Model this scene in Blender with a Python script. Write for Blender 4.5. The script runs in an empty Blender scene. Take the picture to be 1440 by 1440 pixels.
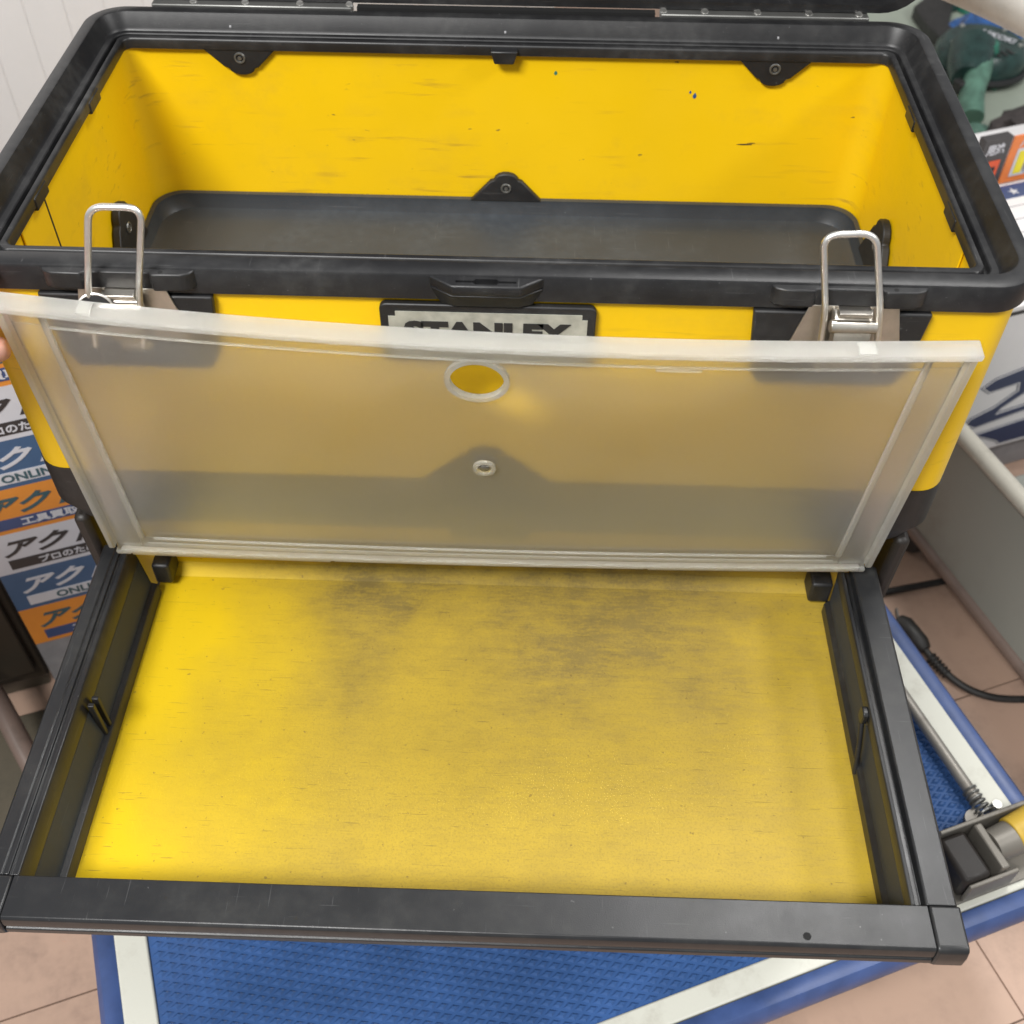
import bpy, bmesh, math, random
from math import sin, cos, pi, radians
from mathutils import Vector, Matrix, noise
rnd = random.Random(7)
sc = bpy.context.scene
C = sc.collection

# ------------------------------------------------------------------ camera
cam_d = bpy.data.cameras.new('camera'); cam = bpy.data.objects.new('camera', cam_d); C.objects.link(cam); sc.camera = cam
cR = Vector((0.99948668, 0.03139067, 0.00640264)); cU = Vector((-0.02766793, 0.74501598, 0.66647256)); cF = Vector((-0.01615096, 0.6663076, -0.74550207))
cam.matrix_world = Matrix(((cR.x, cU.x, -cF.x, 0.02758527), (cR.y, cU.y, -cF.y, -0.49844196), (cR.z, cU.z, -cF.z, 0.35911084), (0, 0, 0, 1)))
cam_d.sensor_width = 36; cam_d.lens = 36 * 1565 / 1440
cam_d.clip_start = .01; cam_d.clip_end = 60
cam_d.dof.use_dof = True; cam_d.dof.focus_distance = .68; cam_d.dof.aperture_fstop = 11

# ------------------------------------------------------------------ light (indoor shop ceiling lights) and view
w = bpy.data.worlds.new('World'); sc.world = w; w.use_nodes = True
w.node_tree.nodes['Background'].inputs[0].default_value = (.93, .97, 1.0, 1)
w.node_tree.nodes['Background'].inputs[1].default_value = .35
def area(name, loc, target, sx, sy, power, col=(1, .985, .965)):
    l = bpy.data.lights.new(name, 'AREA'); l.shape = 'RECTANGLE'; l.size = sx; l.size_y = sy; l.energy = power; l.color = col
    o = bpy.data.objects.new(name, l); C.objects.link(o); o.location = loc
    d = Vector(target) - Vector(loc); o.rotation_euler = d.to_track_quat('-Z', 'Y').to_euler()
    return o
area('ceiling_lamp_left', (-.75, -1.2, 1.6), (0, .1, -.1), .8, .35, 68)
area('ceiling_lamp_right', (1.8, -.35, 1.5), (0, .1, -.1), .9, .35, 24)
area('ceiling_lamp_back', (.72, .62, 1.75), (.1, -.1, -.25), .5, .3, 22)
sc.view_settings.view_transform = 'Standard'; sc.view_settings.look = 'None'; sc.view_settings.exposure = 0; sc.view_settings.gamma = 1
sc.cycles.max_bounces = 14; sc.cycles.transmission_bounces = 10; sc.cycles.transparent_max_bounces = 12
sc.cycles.caustics_refractive = True; sc.cycles.sample_clamp_indirect = 40

# ------------------------------------------------------------------ materials
class NT:
    def __init__(s, name):
        s.m = bpy.data.materials.new(name); s.m.use_nodes = True; s.t = s.m.node_tree
        s.b = s.t.nodes['Principled BSDF']; s.out = s.t.nodes['Material Output']
        s.co = s.t.nodes.new('ShaderNodeTexCoord')
    def n(s, typ, **k):
        x = s.t.nodes.new(typ)
        for a, v in k.items(): setattr(x, a, v)
        return x
    def link(s, a, b): s.t.links.new(a, b)
    def mapping(s, scale, rot=(0, 0, 0)):
        x = s.n('ShaderNodeMapping'); x.inputs['Scale'].default_value = scale; x.inputs['Rotation'].default_value = rot
        s.link(s.co.outputs['Object'], x.inputs[0]); return x.outputs[0]
    def noise(s, scale, detail=3, vec=None, rough=.55):
        x = s.n('ShaderNodeTexNoise'); x.inputs['Scale'].default_value = scale; x.inputs['Detail'].default_value = detail; x.inputs['Roughness'].default_value = rough
        s.link(vec if vec else s.co.outputs['Object'], x.inputs['Vector']); return x.outputs['Fac']
    def ramp(s, fac, stops):
        x = s.n('ShaderNodeValToRGB'); e = x.color_ramp.elements
        while len(e) < len(stops): e.new(.5)
        for i, (p, c) in enumerate(stops):
            e[i].position = p; e[i].color = (*c, 1) if len(c) == 3 else c
        s.link(fac, x.inputs[0]); return x.outputs[0]
    def mix(s, fac, a, b, blend='MIX'):
        x = s.n('ShaderNodeMix', data_type='RGBA', blend_type=blend)
        for i, v in ((0, fac), (6, a), (7, b)):
            if isinstance(v, (int, float)): x.inputs[i].default_value = v
            elif isinstance(v, tuple): x.inputs[i].default_value = (*v, 1)
            else: s.link(v, x.inputs[i])
        return x.outputs[2]
    def math(s, op, a, b=0., c=None):
        x = s.n('ShaderNodeMath', operation=op)
        for i, v in enumerate((a, b) if c is None else (a, b, c)):
            if isinstance(v, (int, float)): x.inputs[i].default_value = v
            else: s.link(v, x.inputs[i])
        return x.outputs[0]
    def bump(s, h, strength=.2, dist=.001):
        x = s.n('ShaderNodeBump'); x.inputs['Strength'].default_value = strength; x.inputs['Distance'].default_value = dist
        s.link(h, x.inputs['Height']); s.link(x.outputs[0], s.b.inputs['Normal'])
    def put(s, **k):
        for a, v in k.items():
            i = s.b.inputs[a.replace('_', ' ')]
            if isinstance(v, tuple): i.default_value = (*v, 1)
            elif isinstance(v, (int, float)): i.default_value = v
            else: s.link(v, i)
M = {}
def simple(name, col, rough=.5, metal=0., var=.12, scale=60, bump=.1, spec=.5, bscale=None):
    t = NT(name); f = t.noise(scale, 4)
    lo = tuple(c * (1 - var) for c in col); hi = tuple(min(1, c * (1 + var)) for c in col)
    c = t.ramp(f, [(.3, lo), (.7, hi)])
    t.put(Base_Color=c, Metallic=metal); t.b.inputs['Specular IOR Level'].default_value = spec
    r = t.math('MULTIPLY_ADD', t.noise(scale * .4, 3), .25, rough - .12); t.put(Roughness=r)
    if bump: t.bump(t.noise(bscale or scale * 14, 2), bump, .0004)
    M[name] = t.m; return t
def plastic(name, col, rough, dust=(.16, .16, .155), dustk=.5, wear=(.3, .3, .3)):
    t = NT(name)
    big = t.noise(14, 5, rough=.65); fine = t.noise(130, 3)
    d = t.math('MULTIPLY', t.ramp(big, [(.42, (0, 0, 0)), (.8, (1, 1, 1))]), t.ramp(fine, [(.35, (.2, .2, .2)), (.75, (1, 1, 1))]))
    c = t.mix(t.math('MULTIPLY', d, dustk), col, dust)
    sp = t.ramp(t.noise(330, 1), [(.765, (0, 0, 0)), (.80, (.5, .5, .5))])
    gate = t.ramp(t.noise(22, 2), [(.54, (0, 0, 0)), (.68, (1, 1, 1))])
    c = t.mix(t.math('MULTIPLY', sp, gate), c, wear)
    # fine scratches, long in one direction
    s1 = t.noise(1, 2, vec=t.mapping((900, 25, 900), (.2, .1, .7)))
    s2 = t.noise(1, 2, vec=t.mapping((22, 800, 800), (.1, .3, -.2)))
    sr = t.math('MAXIMUM', t.ramp(s1, [(.70, (0, 0, 0)), (.74, (1, 1, 1))]), t.ramp(s2, [(.71, (0, 0, 0)), (.75, (1, 1, 1))]))
    c = t.mix(t.math('MULTIPLY', sr, .14), c, wear)
    t.put(Base_Color=c, Roughness=t.math('MULTIPLY_ADD', big, .3, rough - .15))
    t.bump(t.noise(1600, 2), .22, .00025)
    M[name] = t.m; return t
plastic('black_plastic', (.012, .012, .013), .5, dustk=.22)
plastic('black_rim_plastic', (.0105, .0105, .0115), .42, dustk=.34)
plastic('drawer_plastic', (.014, .0145, .016), .36, dust=(.10, .10, .09), dustk=.32)
plastic('drawer_inner_plastic', (.030, .037, .050), .5, dust=(.06, .075, .10), dustk=.5)
plastic('tray_plastic', (.038, .044, .052), .42, dust=(.10, .115, .13), dustk=.5)
plastic('brown_black_plastic', (.016, .013, .011), .5, dust=(.05, .036, .03), dustk=.4)
simple('recess_shade', (.004, .004, .004), .8, bump=0)  # near-black that paints the shade inside holes and recesses

def yellow_mat(name, base=(.90, .555, .002), rough=.36):
    t = NT(name)
    v = t.noise(7, 3)
    c = t.mix(t.ramp(v, [(.35, (0, 0, 0)), (.7, (1, 1, 1))]), base, tuple(x * .93 for x in base))
    # short dark scuffs, mostly lying along the sheet
    s = t.noise(1, 3, vec=t.mapping((16, 60, 170), (.0, .12, 0)))
    g = t.ramp(t.noise(9, 3), [(.48, (0, 0, 0)), (.64, (1, 1, 1))])
    m = t.math('MULTIPLY', t.ramp(s, [(.60, (0, 0, 0)), (.74, (1, 1, 1))]), g)
    c = t.mix(t.math('MULTIPLY', m, .62), c, (.28, .16, .03))
    stain = t.math('MULTIPLY', t.ramp(t.noise(17, 5, rough=.7), [(.5, (0, 0, 0)), (.72, (1, 1, 1))]), t.ramp(t.noise(1, 3, vec=t.mapping((8, 30, 60))), [(.4, (0, 0, 0)), (.7, (1, 1, 1))]))
    c = t.mix(t.math('MULTIPLY', stain, .40), c, (.52, .33, .03))
    s2 = t.noise(1, 2, vec=t.mapping((90, 90, 190)))
    m2 = t.math('MULTIPLY', t.ramp(s2, [(.725, (0, 0, 0)), (.78, (1, 1, 1))]), t.ramp(t.noise(12, 2), [(.45, (0, 0, 0)), (.6, (1, 1, 1))]))
    c = t.mix(t.math('MULTIPLY', m2, .8), c, (.10, .07, .03))
    t.put(Base_Color=c, Roughness=t.math('MULTIPLY_ADD', t.noise(25, 3), .25, rough - .1))
    t.bump(t.noise(700, 2), .12, .0003)
    M[name] = t.m; return t
yellow_mat('yellow_paint', (.88, .55, .002)); yellow_mat('yellow_inner_paint', (.86, .55, .001), .45)

def drawer_floor_mat():
    t = NT('dirty_yellow_sheet')
    sep = t.n('ShaderNodeSeparateXYZ'); t.link(t.co.outputs['Object'], sep.inputs[0]); X, Y = sep.outputs[0], sep.outputs[1]
    base = (.63, .43, .005)
    # dirt smudge over the middle, darkened rearward to paint in the lid's soft shade, clean along the left edge
    mx = t.ramp(t.math('ADD', t.math('MULTIPLY_ADD', t.noise(9, 4), .16, -.08), t.math('ABSOLUTE', t.math('ADD', X, -.035))), [(.12, (1, 1, 1)), (.26, (0, 0, 0))])
    my = t.ramp(t.math('ADD', t.math('MULTIPLY_ADD', t.noise(7, 3), .14, -.07), Y), [(0, (.25, .25, .25)), (.0001, (.25, .25, .25))])
    yy = t.math('MULTIPLY_ADD', Y, 4.0, 1.05)          # Y is -0.22 .. 0.02
    yy = t.math('ADD', yy, t.math('MULTIPLY_ADD', t.noise(6, 3), .9, -.45))
    my = t.ramp(yy, [(.08, (.34, .34, .34)), (.36, (.78, .78, .78)), (.66, (1, 1, 1)), (.93, (.8, .8, .8))])
    big = t.ramp(t.noise(13, 6, rough=.62), [(.28, (.34, .34, .34)), (.66, (1, 1, 1))])
    ro = t.ramp(t.noise(1, 5, vec=t.mapping((45, 260, 100)), rough=.72), [(.3, (.5, .5, .5)), (.7, (1, 1, 1))])
    grain = t.ramp(t.noise(420, 3, rough=.7), [(.3, (.72, .72, .72)), (.7, (1, 1, 1))])
    d = t.math('MULTIPLY', t.math('MULTIPLY', mx, my), t.math('MULTIPLY', big, t.math('MULTIPLY', ro, grain)))
    d = t.math('MULTIPLY_ADD', t.math('MULTIPLY', d, t.ramp(t.noise(1, 5, vec=t.mapping((38, 75, 60)), rough=.72), [(.25, (.66, .66, .66)), (.75, (1.2, 1.2, 1.2))])), 1.75, t.math('MULTIPLY', mx, .17))
    c = t.mix(d, base, t.ramp(t.noise(35, 5, rough=.7), [(.3, (.10, .072, .018)), (.7, (.20, .145, .03))]))
    # pale grey dusty film on the right half
    fx = t.ramp(t.math('ADD', X, t.math('MULTIPLY_ADD', t.noise(8, 3), .14, -.07)), [(0, (0, 0, 0)), (.2, (1, 1, 1))])
    c = t.mix(t.math('MULTIPLY', t.math('MULTIPLY', fx, .26), ro), c, (.40, .29, .12))
    film = t.math('MULTIPLY', mx, .30)
    c = t.mix(film, c, (.36, .26, .08))
    # rusty brown lines beside the rear edge and specks
    sp = t.ramp(t.noise(260, 2), [(.70, (0, 0, 0)), (.755, (1, 1, 1))])
    c = t.mix(t.math('MULTIPLY', sp, .55), c, (.12, .075, .03))
    rear = t.ramp(t.math('ADD', Y, t.math('MULTIPLY_ADD', t.noise(60, 3), .012, -.006)), [(0, (0, 0, 0)), (.004, (1, 1, 1))])
    st = t.ramp(t.noise(1, 4, vec=t.mapping((20, 380, 200)), rough=.7), [(.48, (0, 0, 0)), (.62, (1, 1, 1))])
    c = t.mix(t.math('MULTIPLY', t.math('MULTIPLY', rear, st), .7), c, (.12, .085, .025))
    sc1 = t.ramp(t.noise(1, 2, vec=t.mapping((26, 700, 300), (0, 0, .04))), [(.70, (0, 0, 0)), (.74, (1, 1, 1))])
    c = t.mix(t.math('MULTIPLY', sc1, .2), c, (.14, .10, .03))
    for rot, sc_, th_, k_ in ((.6, (40, 900, 300), .70, .5), (-.8, (55, 1000, 300), .71, .45), (1.35, (30, 800, 300), .71, .4), (.15, (18, 1100, 300), .72, .4)):
        q_ = t.ramp(t.noise(1, 2, vec=t.mapping(sc_, (0, 0, rot))), [(th_, (0, 0, 0)), (th_ + .035, (1, 1, 1))])
        c = t.mix(t.math('MULTIPLY', q_, k_), c, (.13, .095, .03))
    gr = t.ramp(t.noise(650, 2, rough=.6), [(.50, (0, 0, 0)), (.66, (1, 1, 1))])
    c = t.mix(t.math('MULTIPLY', t.math('MULTIPLY', gr, mx), .24), c, (.16, .12, .035))
    edge = t.ramp(t.math('ADD', t.math('ABSOLUTE', X), t.math('MULTIPLY_ADD', t.noise(45, 4), .014, -.007)), [(0, (0, 0, 0)), (.243, (0, 0, 0)), (.249, (1, 1, 1))])
    c = t.mix(t.math('MULTIPLY', edge, .35), c, (.20, .14, .03))
    t.put(Base_Color=c, Roughness=t.math('MULTIPLY_ADD', d, .2, .58)); t.b.inputs['Specular IOR Level'].default_value = .3
    t.bump(t.noise(900, 3), .25, .0003)
    M['dirty_yellow_sheet'] = t.m
drawer_floor_mat()

def frosted(name, diff, rough, tint=(1, 1, .99)):
    m = bpy.data.materials.new(name); m.use_nodes = True; t = m.node_tree
    for n in list(t.nodes):
        if n.type != 'OUTPUT_MATERIAL': t.nodes.remove(n)
    out = t.nodes['Material Output'] if 'Material Output' in t.nodes else t.nodes[0]
    co = t.nodes.new('ShaderNodeTexCoord'); nz = t.nodes.new('ShaderNodeTexNoise'); nz.inputs['Scale'].default_value = 18; nz.inputs['Detail'].default_value = 5
    t.links.new(co.outputs['Object'], nz.inputs['Vector'])
    rf = t.nodes.new('ShaderNodeBsdfGlass'); rf.distribution = 'MULTI_GGX'; rf.inputs['Color'].default_value = (*tint, 1); rf.inputs['Roughness'].default_value = rough; rf.inputs['IOR'].default_value = 1.06
    df = t.nodes.new('ShaderNodeBsdfDiffuse'); df.inputs['Color'].default_value = (.96, .97, .93, 1)
    tl = t.nodes.new('ShaderNodeBsdfTranslucent'); tl.inputs['Color'].default_value = (.98, .97, .91, 1)
    a = t.nodes.new('ShaderNodeMixShader'); a.inputs[0].default_value = .60
    t.links.new(df.outputs[0], a.inputs[1]); t.links.new(tl.outputs[0], a.inputs[2])
    mp = t.nodes.new('ShaderNodeMapRange'); mp.inputs['From Min'].default_value = .3; mp.inputs['From Max'].default_value = .7
    mp.inputs['To Min'].default_value = diff - .015; mp.inputs['To Max'].default_value = diff + .02
    t.links.new(nz.outputs['Fac'], mp.inputs['Value'])
    b = t.nodes.new('ShaderNodeMixShader'); t.links.new(mp.outputs[0], b.inputs[0])
    t.links.new(rf.outputs[0], b.inputs[1]); t.links.new(a.outputs[0], b.inputs[2])
    gl = t.nodes.new('ShaderNodeBsdfGlossy'); gl.inputs['Roughness'].default_value = .35
    fr = t.nodes.new('ShaderNodeFresnel'); fr.inputs['IOR'].default_value = 1.25
    g = t.nodes.new('ShaderNodeMixShader'); t.links.new(fr.outputs[0], g.inputs[0]); t.links.new(b.outputs[0], g.inputs[1]); t.links.new(gl.outputs[0], g.inputs[2])
    t.links.new(g.outputs[0], out.inputs['Surface'])
    M[name] = m
frosted('frosted_sheet', .155, .48)
frosted('frosted_border', .13, .5)
frosted('frosted_edge', .34, .66, (1, 1, 1))

simple('steel_wire', (.92, .90, .85), .34, 1., var=.06, scale=200, bump=.03)
simple('latch_steel', (.62, .585, .53), .33, 1., var=.12, scale=90, bump=.12)
simple('rivet_steel', (.22, .22, .21), .45, .8)
simple('name_plate', (.42, .42, .36), .45, .2, var=.2, scale=120)
simple('ink_black', (.02, .02, .02), .5, bump=0)
simple('blue_mat', (.040, .096, .25), .20, var=.22, scale=20, bump=.1)
simple('blue_bumper', (.045, .080, .21), .40, var=.2, scale=40)
t_ = simple('cream_strip', (.66, .66, .57), .45, var=.05, scale=40)
def grubby(name, base, dirt, k, scale=30, rough=.45, lo=.5, hi=.72, metal=0):
    t = NT(name); f = t.ramp(t.noise(scale, 6, rough=.65), [(lo, (0, 0, 0)), (hi, (1, 1, 1))])
    f2 = t.ramp(t.noise(scale * 9, 3), [(.3, (.3, .3, .3)), (.7, (1, 1, 1))])
    c = t.mix(t.math('MULTIPLY', t.math('MULTIPLY', f, f2), k), base, dirt)
    t.put(Base_Color=c, Metallic=metal, Roughness=t.math('MULTIPLY_ADD', t.noise(scale, 3), .25, rough - .1)); t.bump(t.noise(scale * 12, 3), .15, .0005); M[name] = t.m
grubby('cream_strip', (.60, .60, .53), (.25, .22, .17), .45)
grubby('grubby_steel', (.30, .28, .25), (.09, .07, .055), .8, metal=.5)
grubby('bracket_metal', (.20, .185, .16), (.06, .05, .04), .8, metal=.3)
grubby('dull_yellow', (.50, .33, .04), (.14, .09, .03), .8)
grubby('grey_green_steel', (.25, .26, .235), (.17, .15, .125), .6, scale=8, rough=.4)
grubby('cream_tube_paint', (.46, .44, .38), (.2, .18, .15), .5, rough=.35)
grubby('pale_tube_paint', (.62, .59, .54), (.3, .27, .24), .4, rough=.3)
grubby('brown_panel', (.032, .023, .013), (.02, .015, .01), .6, scale=6, rough=.5)
grubby('taupe_tube', (.16, .115, .095), (.05, .04, .03), .6)
grubby('olive_base', (.10, .085, .06), (.04, .04, .03), .5)
grubby('white_wall_paint', (.72, .70, .69), (.62, .6, .58), .4, scale=5)
grubby('floor_tile', (.49, .335, .255), (.24, .165, .13), .75, scale=14, rough=.42, lo=.42, hi=.7)
grubby('floor_tile_b', (.475, .325, .245), (.23, .15, .12), .6, scale=11, rough=.42, lo=.45, hi=.75)
simple('tile_joint', (.25, .165, .125), .7)
simple('carton_white', (.78, .76, .76), .45, var=.03, scale=15)
simple('navy_print', (.040, .052, .11), .45, var=.06)
simple('print_white', (.62, .62, .66), .4, var=.03, bump=0)
simple('print_blue', (.050, .11, .22), .4, var=.05, bump=0)
simple('print_navy', (.045, .075, .19), .4, var=.05, bump=0)
simple('print_orange', (.74, .27, .035), .4, var=.04, bump=0)
simple('print_black', (.035, .03, .03), .4, bump=0)
simple('print_teal', (.04, .10, .12), .4, bump=0)
simple('board_grey', (.26, .26, .27), .5)
simple('rubber_black', (.022, .021, .02), .5, var=.3, scale=120)
simple('display_pale', (.36, .40, .33), .4, var=.06, scale=12)
simple('green_tool', (.03, .16, .11), .35, var=.25, scale=60)
simple('dark_green_tool', (.018, .045, .040), .28, var=.4, scale=50)
simple('pale_green', (.10, .21, .155), .45, var=.3, scale=50)
simple('blue_pack', (.03, .09, .25), .18, var=.5, scale=45, bump=.6, bscale=60)
simple('dark_tag', (.06, .055, .055), .4)
simple('red_orange', (.72, .10, .03), .4)
simple('tag_orange', (.80, .22, .05), .4, bump=0)
simple('tag_yellow', (.85, .72, .03), .4, bump=0)
simple('dark_cloth', (.06, .05, .048), .85, var=.3, scale=80, bump=.5)
def skin_mat():
    t = NT('skin'); c = t.ramp(t.noise(60, 4), [(.3, (.60, .30, .22)), (.7, (.72, .40, .31))])
    t.put(Base_Color=c, Roughness=.45); t.b.inputs['Subsurface Weight'].default_value = .15; t.b.inputs['Subsurface Radius'].default_value = (.01, .004, .002)
    t.b.inputs['Subsurface Scale'].default_value = .3
    t.bump(t.noise(900, 2), .2, .0003); M['skin'] = t.m
M['drawer_inner_plastic'].node_tree.nodes['Principled BSDF'].inputs['Specular IOR Level'].default_value = .2
skin_mat()
simple('nail', (.75, .48, .42), .25, bump=0)
simple('sleeve_cloth', (.05, .06, .09), .9, var=.2, scale=200, bump=.5)

# ------------------------------------------------------------------ mesh helpers
class MB:
    def __init__(s): s.v = []; s.f = []
    def add(s, vs, fs):
        b = len(s.v); s.v += [tuple(v) for v in vs]; s.f += [tuple(i + b for i in f) for f in fs]; return s
    def box(s, x0, x1, y0, y1, z0, z1):
        return s.add([(x, y, z) for x in (x0, x1) for y in (y0, y1) for z in (z0, z1)],
                     [(0, 1, 3, 2), (4, 6, 7, 5), (0, 4, 5, 1), (2, 3, 7, 6), (0, 2, 6, 4), (1, 5, 7, 3)])
    def prism(s, pts, a, b, axis='y'):
        def p(u, v, h): return {'y': (u, h, v), 'x': (h, u, v), 'z': (u, v, h)}[axis]
        n = len(pts); return s.add([p(u, v, a) for u, v in pts] + [p(u, v, b) for u, v in pts],
            [tuple(range(n)), tuple(range(2 * n - 1, n - 1, -1))] + [(i, n + i, n + (i + 1) % n, (i + 1) % n) for i in range(n)])
    def loops(s, rings, closed=True, cap0=False, cap1=False):
        n = len(rings[0]); fs = []
        for k in range(len(rings) - 1):
            for i in range(n if closed else n - 1):
                j = (i + 1) % n; fs.append((k * n + i, k * n + j, (k + 1) * n + j, (k + 1) * n + i))
        if cap0: fs.append(tuple(range(n - 1, -1, -1)))
        if cap1: fs.append(tuple((len(rings) - 1) * n + i for i in range(n)))
        return s.add([v for r in rings for v in r], fs)
    def tube(s, pts, r, seg=12, caps=True):
        P = [Vector(p) for p in pts]; rs = r if isinstance(r, (list, tuple)) else [r] * len(P); rings = []; up = None
        for i, p in enumerate(P):
            d = (P[min(i + 1, len(P) - 1)] - P[max(i - 1, 0)]).normalized()
            if up is None: up = d.orthogonal().normalized()
            up = (up - d * up.dot(d)).normalized(); sd = d.cross(up)
            rings.append([p + (up * cos(2 * pi * k / seg) + sd * sin(2 * pi * k / seg)) * rs[i] for k in range(seg)])
        return s.loops(rings, cap0=caps, cap1=caps)
    def disc(s, c, n, r, h, seg=24, r2=None):
        c = Vector(c); n = Vector(n).normalized(); return s.tube([c, c + n * h], [r, r2 if r2 is not None else r], seg)
    def torus(s, c, n, R, r, seg=28, rs=8):
        c = Vector(c); n = Vector(n).normalized(); a = n.orthogonal().normalized(); b = n.cross(a); rings = []
        for i in range(seg + 1):
            d = a * cos(2 * pi * i / seg) + b * sin(2 * pi * i / seg)
            rings.append([c + d * (R + r * cos(2 * pi * k / rs)) + n * r * sin(2 * pi * k / rs) for k in range(rs)])
        return s.loops(rings)
def fillet(pts, r, n=6):
    """round the corners of a 3D polyline"""
    P = [Vector(p) for p in pts]; out = [P[0]]
    for i in range(1, len(P) - 1):
        a = (P[i - 1] - P[i]); b = (P[i + 1] - P[i]); rr = min(r, a.length * .49, b.length * .49)
        p0 = P[i] + a.normalized() * rr; p1 = P[i] + b.normalized() * rr
        for k in range(n + 1):
            t = k / n; out.append(p0 * (1 - t) ** 2 + P[i] * 2 * t * (1 - t) + p1 * t * t)
    out.append(P[-1]); return out
def rr(x0, x1, y0, y1, r, n=8):
    o = []
    for cx, cy, a in ((x1 - r, y1 - r, 0), (x0 + r, y1 - r, 90), (x0 + r, y0 + r, 180), (x1 - r, y0 + r, 270)):
        for k in range(n + 1): t = radians(a + 90 * k / n); o.append((cx + r * cos(t), cy + r * sin(t)))
    return o
def lobe(cx, w, z0, h, flat=.35, n=7):
    """outline of a triangular lug with a rounded tip: base from cx-w to cx+w at z0, tip at z0+h"""
    p = [(cx - w, z0)]; rt = w * flat
    p += [(cx - rt * 1.25, z0 + h * .72)]
    for k in range(n + 1): a = pi - (pi * k / n); p.append((cx + rt * cos(a) * .95, z0 + h * .76 + h * .24 * sin(a)))
    p += [(cx + rt * 1.25, z0 + h * .72), (cx + w, z0)]
    return p
def finish(o, bevel=0, smooth=True, seg=2):
    me = o.data
    bm = bmesh.new(); bm.from_mesh(me); bmesh.ops.recalc_face_normals(bm, faces=bm.faces[:]); bm.to_mesh(me); bm.free()
    if bevel:
        b = o.modifiers.new('bevel', 'BEVEL'); b.width = bevel; b.segments = seg; b.limit_method = 'ANGLE'; b.angle_limit = radians(35); b.harden_normals = False
    if smooth:
        for p in me.polygons: p.use_smooth = True
        try: me.set_sharp_from_angle(angle=radians(38))
        except Exception: pass
def thing(name, label, cat, base=(0, 0, 0), rot=0., group=None):
    o = bpy.data.objects.new(name, None); C.objects.link(o); o.empty_display_size = .05
    o.location = Matrix.Rotation(rot, 3, 'Z') @ Vector(base); o.rotation_euler = (0, 0, rot)
    o['label'] = label; o['category'] = cat
    if group: o['group'] = group
    o['_b'] = tuple(base); return o
def mesh_of(mb, base, name):
    me = bpy.data.meshes.new(name); b = Vector(base)
    me.from_pydata([tuple(Vector(v) - b) for v in mb.v], [], mb.f); me.update(); return me
def root_base(p):
    while p is not None and p.parent is not None: p = p.parent
    return tuple(p['_b']) if p is not None and '_b' in p.keys() else (0, 0, 0)
def part(name, mb, mat, parent, bevel=0, smooth=True, label=None, kind=None, seg=2):
    me = mesh_of(mb, root_base(parent), name); o = bpy.data.objects.new(name, me); C.objects.link(o); me.materials.append(M[mat])
    o.parent = parent; finish(o, bevel, smooth, seg)
    if label: o['label'] = label
    if kind: o['kind'] = kind
    return o
def struct(name, mb, mat, rot=0., bevel=0, kind='structure'):
    me = mesh_of(mb, (0, 0, 0), name); o = bpy.data.objects.new(name, me); C.objects.link(o); me.materials.append(M[mat]); o.rotation_euler = (0, 0, rot)
    o['kind'] = kind; finish(o, bevel); return o
def text_mb(body, size, shear=0., bold=0., sx=1., align='LEFT'):
    """text outline as vertices in its own plane (x right, y up)"""
    cu = bpy.data.curves.new('t', 'FONT'); cu.body = body; cu.size = size; cu.shear = shear; cu.offset = bold; cu.resolution_u = 3; cu.align_x = align
    o = bpy.data.objects.new('t', cu); C.objects.link(o); bpy.context.view_layer.update()
    dg = bpy.context.evaluated_depsgraph_get(); me = bpy.data.meshes.new_from_object(o.evaluated_get(dg))
    vs = [(v.co.x * sx, v.co.y) for v in me.vertices]; fs = [tuple(p.vertices) for p in me.polygons]
    bpy.data.objects.remove(o); bpy.data.curves.remove(cu); bpy.data.meshes.remove(me)
    return vs, fs
def put_text(parent, name, mat, body, size, origin, ex, ey, width=None, height=None, shear=0., bold=0., th=.0003):
    vs, fs = text_mb(body, size, shear, bold)
    if not vs: return None
    x0 = min(v[0] for v in vs); x1 = max(v[0] for v in vs); y0 = min(v[1] for v in vs); y1 = max(v[1] for v in vs)
    kx = width / (x1 - x0) if width else 1; ky = height / (y1 - y0) if height else 1
    O = Vector(origin); ex = Vector(ex).normalized(); ey = Vector(ey).normalized()
    mb = MB(); mb.add([O + ex * (v[0] - x0) * kx + ey * (v[1] - y0) * ky for v in vs], fs)
    o = part(name, mb, mat, parent, smooth=False)
    s = o.modifiers.new('thick', 'SOLIDIFY'); s.thickness = th; s.offset = 0
    return o
TH = radians(21.5); E1 = Vector((cos(TH), sin(TH), 0)); E2 = Vector((-sin(TH), cos(TH), 0))
def W(s, c, z): return E1 * s + E2 * c + Vector((0, 0, z))

# ------------------------------------------------------------------ setting: floor of vinyl tiles, wall
FZ = -.68
fl = struct('floor', MB().box(-2.6, 3.4, -1.6, 3.6, FZ - .06, FZ - .004), 'tile_joint', TH)
tm = {}
T = .303
def tile_mesh(k):
    mb = MB().box(.0008, T - .0008, .0008, T - .0008, -.0035, 0)
    me = bpy.data.meshes.new('tile'); me.from_pydata(mb.v, [], mb.f); me.materials.append(M['floor_tile' if k else 'floor_tile_b']); return me
tms = [tile_mesh(0), tile_mesh(1)]
for i in range(-6, 9):
    for j in range(-3, 9):
        o = bpy.data.objects.new('tile', tms[(i + j) % 2]); C.objects.link(o); o.parent = fl
        o.location = (.39 + i * T, -.0215 + j * T, FZ + rnd.uniform(0, .0005))
wb = MB().box(-2.6, 3.4, 2.9, 3.0, FZ, 2.0)
wall = struct('wall', wb, 'white_wall_paint', TH)
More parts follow.
